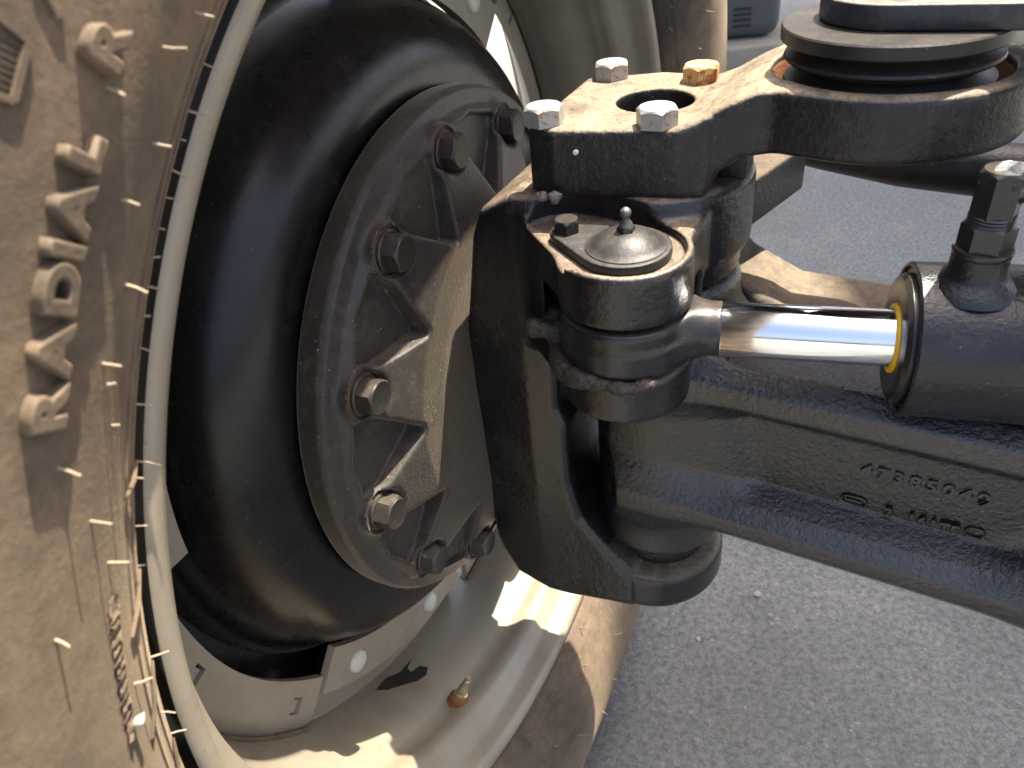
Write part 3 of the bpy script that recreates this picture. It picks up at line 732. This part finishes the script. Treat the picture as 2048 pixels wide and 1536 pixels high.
# ================================================================== axle
ax = empty('axle_beam', AXLE, 'black cast axle beam with raised casting numbers', 'axle')
g = Grid((-0.05, -0.068, 0.458), (0.44, 0.105, 0.735), 0.0018)
X, Y, Z = g.X, g.Y, g.Z
sec = sd_poly(Y, Z, [(-0.038, 0.668), (-0.047, 0.661), (-0.048, 0.650), (-0.030, 0.634), (-0.027, 0.576), (-0.045, 0.567), (-0.053, 0.559), (-0.053, 0.550), (-0.046, 0.541), (0.05, 0.541), (0.06, 0.60), (0.085, 0.64), (0.085, 0.664)])
beam = np.maximum(sec - 0.003 + 0 * X, 0.012 - X); beam = np.maximum(beam, X - 0.43)
eye = sd_ext(sd_circ(X, Y, 0.0195, 0.0, 0.0465), Z, 0.486, 0.712, 0.008)
sd = smin(beam, eye, 0.034)
ring2 = sd_ext(sd_circ(X, Y, 0.0165, 0.006, 0.0375), Z, 0.461, 0.49, 0.002)
sd = smin(sd, ring2, 0.003)
fillw = sd_ext(sd_poly(X, Z, [(0.02, 0.56), (0.085, 0.575), (0.07, 0.65), (0.02, 0.66)]), Y, -0.034, 0.05, 0.01)
sd = smin(sd, fillw, 0.02)
gus = sd_ext(sd_poly(X, Z, [(-0.005, 0.70), (0.03, 0.715), (0.055, 0.69), (0.088, 0.6745), (0.175, 0.6735), (0.19, 0.664), (0.19, 0.62), (0.0, 0.60)]), Y, 0.028, 0.090, 0.008)
gus = smax(gus, -sd, 0.001)
bumpb = np.sqrt(((X - 0.285) / 0.05) ** 2 + ((Y + 0.036) / 0.022) ** 2 + ((Z - 0.562) / 0.028) ** 2) - 1.0
sd = smin(sd, bumpb * 0.022, 0.012)
axb = link('beam', surf('beam', g, sd), M['axle'], ax)
M['gusset'] = cast_paint('dusty_rear_casting', dust=0.5, updust=0.75, even=0.25, grain=300, gstr=0.4, rough=0.4, dustcol=(0.2, 0.155, 0.105))
link('rear_gusset', surf('rear_gusset', g, gus), M['gusset'], ax)
def axle_text(s, x0, z0, size, step, y=-0.0305):
    for i, ch in enumerate(s):
        if ch == ' ': continue
        me = text_mesh(ch, size, 0.0011, size * 0.03); me.name = 'casting_number'
        # text plane: x along the beam, up = z, facing the camera side (-y)
        m = Matrix(((1, 0, 0, x0 + i * step), (0, 0, -1, y), (0, 1, 0, z0), (0, 0, 0, 1)))
        link('casting_number', me, M['axle'], ax, m)
axle_text('47385049', 0.1560, 0.6085, 0.0115, 0.0087, -0.0322)
axle_text('2', 0.1735, 0.5815, 0.0085, 0.006, -0.0326)
axle_text('161TE', 0.1860, 0.5815, 0.0085, 0.0058, -0.0326)
def oval(x, z, a, b, y=-0.0318):
    pts = [(x + a * math.copysign(abs(math.cos(t)) ** 0.6, math.cos(t)), y, z + b * math.sin(t)) for t in [2 * math.pi * k / 24 for k in range(24)]]
    pts.append(pts[0]); pts.append(pts[1])
    return tube_mesh('foundry_mark', pts, 0.0008, 8, False)
link('foundry_mark', oval(0.1555, 0.5845, 0.0072, 0.0035), M['axle'], ax)
link('foundry_mark', oval(0.2215, 0.5845, 0.0045, 0.0037), M['axle'], ax)
link('foundry_mark', tube_mesh('foundry_mark', [(0.151, -0.0318, 0.5845), (0.160, -0.0318, 0.5845)], 0.0008, 8), M['axle'], ax)

# ================================================================== steering arm bolted on the knuckle
arm = empty('bolted_arm', KNUCK, 'worn black cast arm with a ring end, bolted on top of the knuckle', 'arm')
RC = (0.127, 0.023)
g = Grid((-0.058, -0.062, 0.766), (0.20, 0.085, 0.836), 0.0013)
X, Y, Z = g.X, g.Y, g.Z
blk = sd_poly(X, Y, [(-0.046, -0.050), (-0.030, -0.0545), (0.036, -0.046), (0.052, -0.040), (0.052, 0.055), (0.0, 0.062), (-0.046, 0.045)])
prof = sd_poly(X, Z, [(-0.049, 0.772), (-0.046, 0.810), (0.034, 0.810), (0.045, 0.8135), (0.060, 0.8215), (0.072, 0.8262), (0.085, 0.8275), (0.20, 0.8275), (0.20, 0.7965), (0.085, 0.7955), (0.066, 0.7925), (0.0555, 0.785), (0.0495, 0.772)])
planA = np.minimum(blk, sd_poly(X, Y, [(0.03, -0.044), (0.08, -0.033), (0.127, -0.040), (0.127, 0.080), (0.08, 0.068), (0.03, 0.058)]))
planA = smin(planA, sd_circ(X, Y, RC[0], RC[1], 0.0675), 0.012)
sd = smax(planA + 0 * Z, prof + 0 * Y, 0.005)
sd = smax(sd, -(sd_circ(X, Y, RC[0], RC[1], 0.0565) + 0 * Z), 0.004)
sd = smax(sd, -(sd_circ(X, Y, 0.0105, 0.003, 0.0215) + 0 * Z), 0.002)
armo = link('casting', surf('casting', g, sd), M['arm'], arm)
ringin = lathe('ring_bore', [(0.0566, 0.8225), (0.0559, 0.821), (0.0559, 0.797), (0.0566, 0.797)], 80, 60)
link('ring_bore', ringin, M['rust'], arm, Matrix.Translation((RC[0], RC[1], 0)))
bh = hexhead('bolt', 0.0195, 0.0098, 0, 0, 48, 0.0)
for (a, b), mt, rz in (((-0.038, -0.043), 'zinc', 0.15), ((0.0235, -0.0385), 'zinc', 0.5), ((-0.029, 0.0445), 'zinc', 0.3), ((0.027, 0.0415), 'zincrust', 0.1)):
    me = bh.copy(); me.materials.append(M[mt])
    o = link('bolt', me, None, arm, Matrix.Translation((a, b, 0.8098)) @ Matrix.Rotation(rz, 4, 'Z'))
    if mt == 'zincrust': o['label'] = 'rusty bolt head'
pd_ = link('paint_dot', lathe('paint_dot', [(0.0, 0.0004), (0.0011, 0.0004), (0.0014, 0.0), (0.0014, -0.002)], 16, 40), M['greypaint'], arm, Matrix.Translation((-0.0165, -0.0542, 0.7985)) @ Matrix.Rotation(math.radians(90), 4, 'X'))
# lower king pin bolt heads under the arm
link('pin_nut', box_mesh('pin_nut', (0.048, -0.012, 0.772), (0.066, 0.012, 0.7935), 0.002), M['lever'], arm)

# ================================================================== bellows and plate
BC = (0.127, 0.013)
bl = empty('rubber_bellows', KNUCK @ Matrix.Translation((BC[0], BC[1], 0)), 'black ribbed rubber bellows standing in the ring of the arm', 'bellows')
BP = [(0.0, 0.800), (0.040, 0.800), (0.046, 0.8185), (0.0490, 0.8205), (0.0497, 0.8222), (0.0490, 0.8238), (0.0440, 0.8258), (0.0420, 0.8280), (0.0432, 0.8300), (0.0490, 0.8322), (0.0505, 0.8338), (0.0500, 0.8352), (0.0450, 0.8368), (0.0430, 0.8388), (0.0445, 0.8405), (0.0520, 0.8416), (0.0528, 0.8424), (0.0530, 0.8480), (0.0522, 0.8488), (0.0, 0.8488)]
link('boot', lathe('boot', BP, 120, 28), M['rubber'], bl)
pk = empty('link_plate', KNUCK @ Matrix.Translation((BC[0], BC[1], 0)), 'thick worn steel plate with a rounded end on top of the bellows', 'plate')
pp = []
for k in range(21):
    a = math.radians(270 - 180 * k / 20); pp.append((0.0 + 0.0365 * math.cos(a), 0.008 + 0.0365 * math.sin(a)))
pp += [(0.42, 0.0445 + 0.02), (0.42, -0.085), (0.11, -0.085), (0.078, -0.045), (0.070, -0.0285)]  # unseen right end, widened only to shade the cylinder below
link('bar', prism('bar', pp, 0.8490, 0.8605, 0.0012), M['plate'], pk)
link('bolt', lathe('bolt', [(0.0, 0.003), (0.0105, 0.003), (0.0118, 0.002), (0.0118, 0.0)], 32), M['zincrust'], pk, Matrix.Translation((-0.008, 0.006, 0.8605)))
link('bolt', lathe('bolt', [(0.0, 0.004), (0.010, 0.004), (0.0125, 0.002), (0.0125, 0.0)], 32), M['rust'], pk, Matrix.Translation((0.036, 0.010, 0.8605)))

# ================================================================== steering cylinder
P0 = Vector((-0.0170, -0.0849, 0.7155)); dirc = Vector((0.968, -0.250, -0.006)).normalized()
cy = dirc.cross(UP).normalized() * -1; cz = dirc.cross(cy)
if cz.z < 0: cy, cz = -cy, -cz
CYL = frame(cz, dirc.cross(cz), dirc, P0)         # local z along the rod, local x up
cyl = empty('steering_cylinder', CYL, 'black hydraulic steering cylinder with chromed rod and yellow seal', 'hydraulic cylinder')
# rod eye (in cylinder frame: x up, z along the rod)
g = Grid((-0.020, -0.042, -0.042), (0.020, 0.042, 0.075), 0.0011)
X, Y, Z = g.X, g.Y, g.Z
e1 = sd_ext(sd_circ(Y, Z, 0, 0, 0.0355), X, -0.0138, 0.0138, 0.0035)
lip = sd_ext(sd_circ(Y, Z, 0, 0, 0.0362), X, -0.0138, 0.003, 0.0025)
neck = np.maximum(np.sqrt(X ** 2 + Y ** 2) - (0.0148 + np.clip((0.045 - Z) * 0.25, 0, 0.003)), np.abs(Z - 0.034) - 0.017)
sd = smin(smin(e1, lip, 0.002), neck, 0.008)
sd = smax(sd, np.abs(X) - 0.0155, 0.003)
link('rod_eye', surf('rod_eye', g, sd), M['machined'], cyl)
link('piston_rod', lathe('piston_rod', [(0.0, 0.0505), (0.0140, 0.0505), (0.01455, 0.0512), (0.01455, 0.17), (0.0, 0.17)], 64, 40), M['chrome'], cyl)
link('wiper_seal', lathe('wiper_seal', [(0.0146, 0.1345), (0.0156, 0.1335), (0.0176, 0.1340), (0.0178, 0.136), (0.0178, 0.14)], 64, 40), M['yellow'], cyl)
gl = lathe('gland', [(0.0172, 0.1365), (0.0180, 0.1350), (0.0265, 0.1345), (0.0310, 0.1350), (0.0330, 0.1372), (0.0332, 0.1420), (0.0352, 0.1420), (0.0356, 0.150)], 72, 30)
link('gland', gl, M['machined'], cyl)
# split retaining ring with notches
rv = polar_plate('retaining_ring', 0.0318, 0.0362, 6, 345, 0.1405, 0.1425, holes=[(70, 0.036, 5, 0.0018), (150, 0.036, 5, 0.0018), (235, 0.036, 5, 0.0018), (310, 0.036, 5, 0.0018)], nA=120, nR=4)
link('retaining_ring', rv, M['machined'], cyl)
link('barrel', lathe('barrel', [(0.0355, 0.149), (0.0358, 0.1400), (0.0364, 0.1388), (0.0378, 0.1388), (0.0386, 0.1398), (0.0386, 0.52), (0.0, 0.52)], 96, 30), M['cylinder'], cyl)
# port and fittings: axis = local x (up), tilted a touch
pm = Matrix.Translation((-0.001, 0.004, 0.1625)) @ Matrix.Rotation(math.radians(90), 4, 'Y')
port = link('port_boss', lathe('port_boss', [(0.0, 0.0525), (0.0112, 0.0525), (0.0122, 0.0515), (0.0122, 0.043), (0.0138, 0.040), (0.0180, 0.0376), (0.0205, 0.033)], 48, 40), M['cylinder'], cyl, pm)
link('seat_ring', lathe('seat_ring', [(0.0090, 0.0548), (0.0124, 0.0548), (0.0127, 0.0535), (0.0123, 0.0522)], 40, 40), M['machined'], cyl, pm)
link('hex_nut', hexhead('hex_nut', 0.0198, 0.0125, 0, 0), M['machined'], cyl, pm @ Matrix.Translation((0, 0, 0.0545)) @ Matrix.Rotation(0.3, 4, 'Z'))
link('thread', lathe('thread', [(0.0092, 0.066), (0.0099, 0.0672), (0.0092, 0.068), (0.0099, 0.0688), (0.0092, 0.0696), (0.0099, 0.0704), (0.0092, 0.0712)], 32, 20), M['machined'], cyl, pm)
elb = link('elbow', hexhead('elbow', 0.0172, 0.021, 0, 0), M['machined'], cyl, pm @ Matrix.Translation((0, 0, 0.0702)) @ Matrix.Rotation(0.55, 4, 'Z'))
M['elb2'] = cast_paint('elbow_chipped', paint=(0.012, 0.0125, 0.014), dust=0.9, updust=1.0, grain=300, gstr=0.2, rough=0.4, dustcol=(0.5, 0.51, 0.5))
link('elbow_outlet', tube_mesh('elbow_outlet', [(0, 0, 0), (0.004, 0, 0.014), (0.004, 0, 0.05)], 0.0084, 24), M['elb2'], cyl, Matrix.Translation((0.0815, 0.004, 0.1625)))
link('elbow_bend', rock('elbow_bend', 0.0102, 1, 0.95), M['elb2'], cyl, Matrix.Translation((0.0845, 0.004, 0.1655)))
link('hose', tube_mesh('hose', [(0.0855, 0.004, 0.212), (0.090, 0.004, 0.31), (0.110, 0.0, 0.42), (0.13, -0.01, 0.5)], 0.0115, 24), M['rubber'], cyl)

# ================================================================== tie rod
def PX(x, y, d):
    c = Vector(((x - 1024) / 1539 * d, (y - 768) / 1539 * d, d)); return CAM + Vector([sum(R_[i][k] * c[k] for k in range(3)) for i in range(3)])
tpts = [(0.092, 0.125, 0.742), (0.115, 0.110, 0.7405), (0.145, 0.093, 0.737), (0.19, 0.066, 0.7325), (0.24, 0.038, 0.731), (0.30, 0.005, 0.731), (0.42, -0.06, 0.731)]
tr = empty('tie_rod', Matrix.Translation((0.19, 0.066, 0.72)), 'black tubular tie rod running behind the arm', 'tie rod')
tb = tube_mesh('tube', [Vector(p) - Vector((0.19, 0.066, 0.72)) for p in tpts], [0.010, 0.0125, 0.0155, 0.0175, 0.0182, 0.0182, 0.0182], 40)
link('tube', tb, M['tierod'], tr)
link('ball_joint', rock('ball_joint', 0.017, 2, 0.8), M['arm'], tr, Matrix.Translation(Vector((0.090, 0.127, 0.738)) - Vector((0.19, 0.066, 0.72))))

# ================================================================== loose stones
for i, (a, b, s) in enumerate(((-0.0350, -0.0605, 0.0034), (-0.0278, -0.0600, 0.0042))):
    o = link('pebble', rock('pebble', s, i + 1, 0.85), M['stone'], None)
    o.matrix_world = KNUCK @ Matrix.Translation((a, b, 0.7735 + s * 0.4))
    tag(o, ('smaller grey pebble on the knuckle ledge, nearer the wheel hub', 'larger pale pebble on the knuckle ledge, further from the wheel hub')[i], 'pebble', 'pebbles on the knuckle ledge')
GP = [(0.21, 0.282, 8), (0.11, 0.213, 6), (0.218, 0.245, 4), (0.226, 0.237, 5), (0.217, 0.23, 4), (0.247, 0.223, 3), (0.171, 0.169, 3), (0.299, 0.176, 3), (0.308, 0.156, 3), (0.15, 0.108, 3), (0.404, 0.176, 3), (0.34, 0.12, 2.5), (0.27, 0.07, 2.5)]
for i, (x, y, s) in enumerate(GP):
    s *= 0.0007
    o = link('stone', rock('stone', s, i + 9, 0.7), M['chipstone'], None); o.location = (x, y, s * 0.35); o.rotation_euler = (0, 0, i * 1.3)
    lab_ = {0: 'largest stone chip on the asphalt below the axle', 1: 'second largest stone chip on the asphalt, beside the tyre'}.get(i, 'tiny stone chip lying on the asphalt below the axle')
    tag(o, lab_, 'stone', 'stone chips on the asphalt')

# ================================================================== things behind
tk = empty('grey_tank', Matrix.Translation((0.80, 3.1, 0.0)) @ Matrix.Rotation(-0.1, 4, 'Z'), 'grey moulded plastic tank with slots standing behind the wheel', 'tank')
link('shell', box_mesh('shell', (-0.25, -0.05, 0.112), (0.20, 0.4, 0.62), 0.06), M['greyplastic'], tk)
for k in range(4):
    link('slot', box_mesh('slot', (0.0, -0.056, 0.165 + k * 0.022), (0.075, -0.04, 0.174 + k * 0.022), 0.002), M['chip'], tk)
bm_ = link('timber_beam', box_mesh('timber_beam', (-0.8, -0.05, 0.0), (1.6, 0.35, 0.11), 0.01), M['beam'])
bm_.location = (1.0, 2.98, 0.0); tag(bm_, 'weathered beige timber slab on the ground under the grey tank', 'timber')
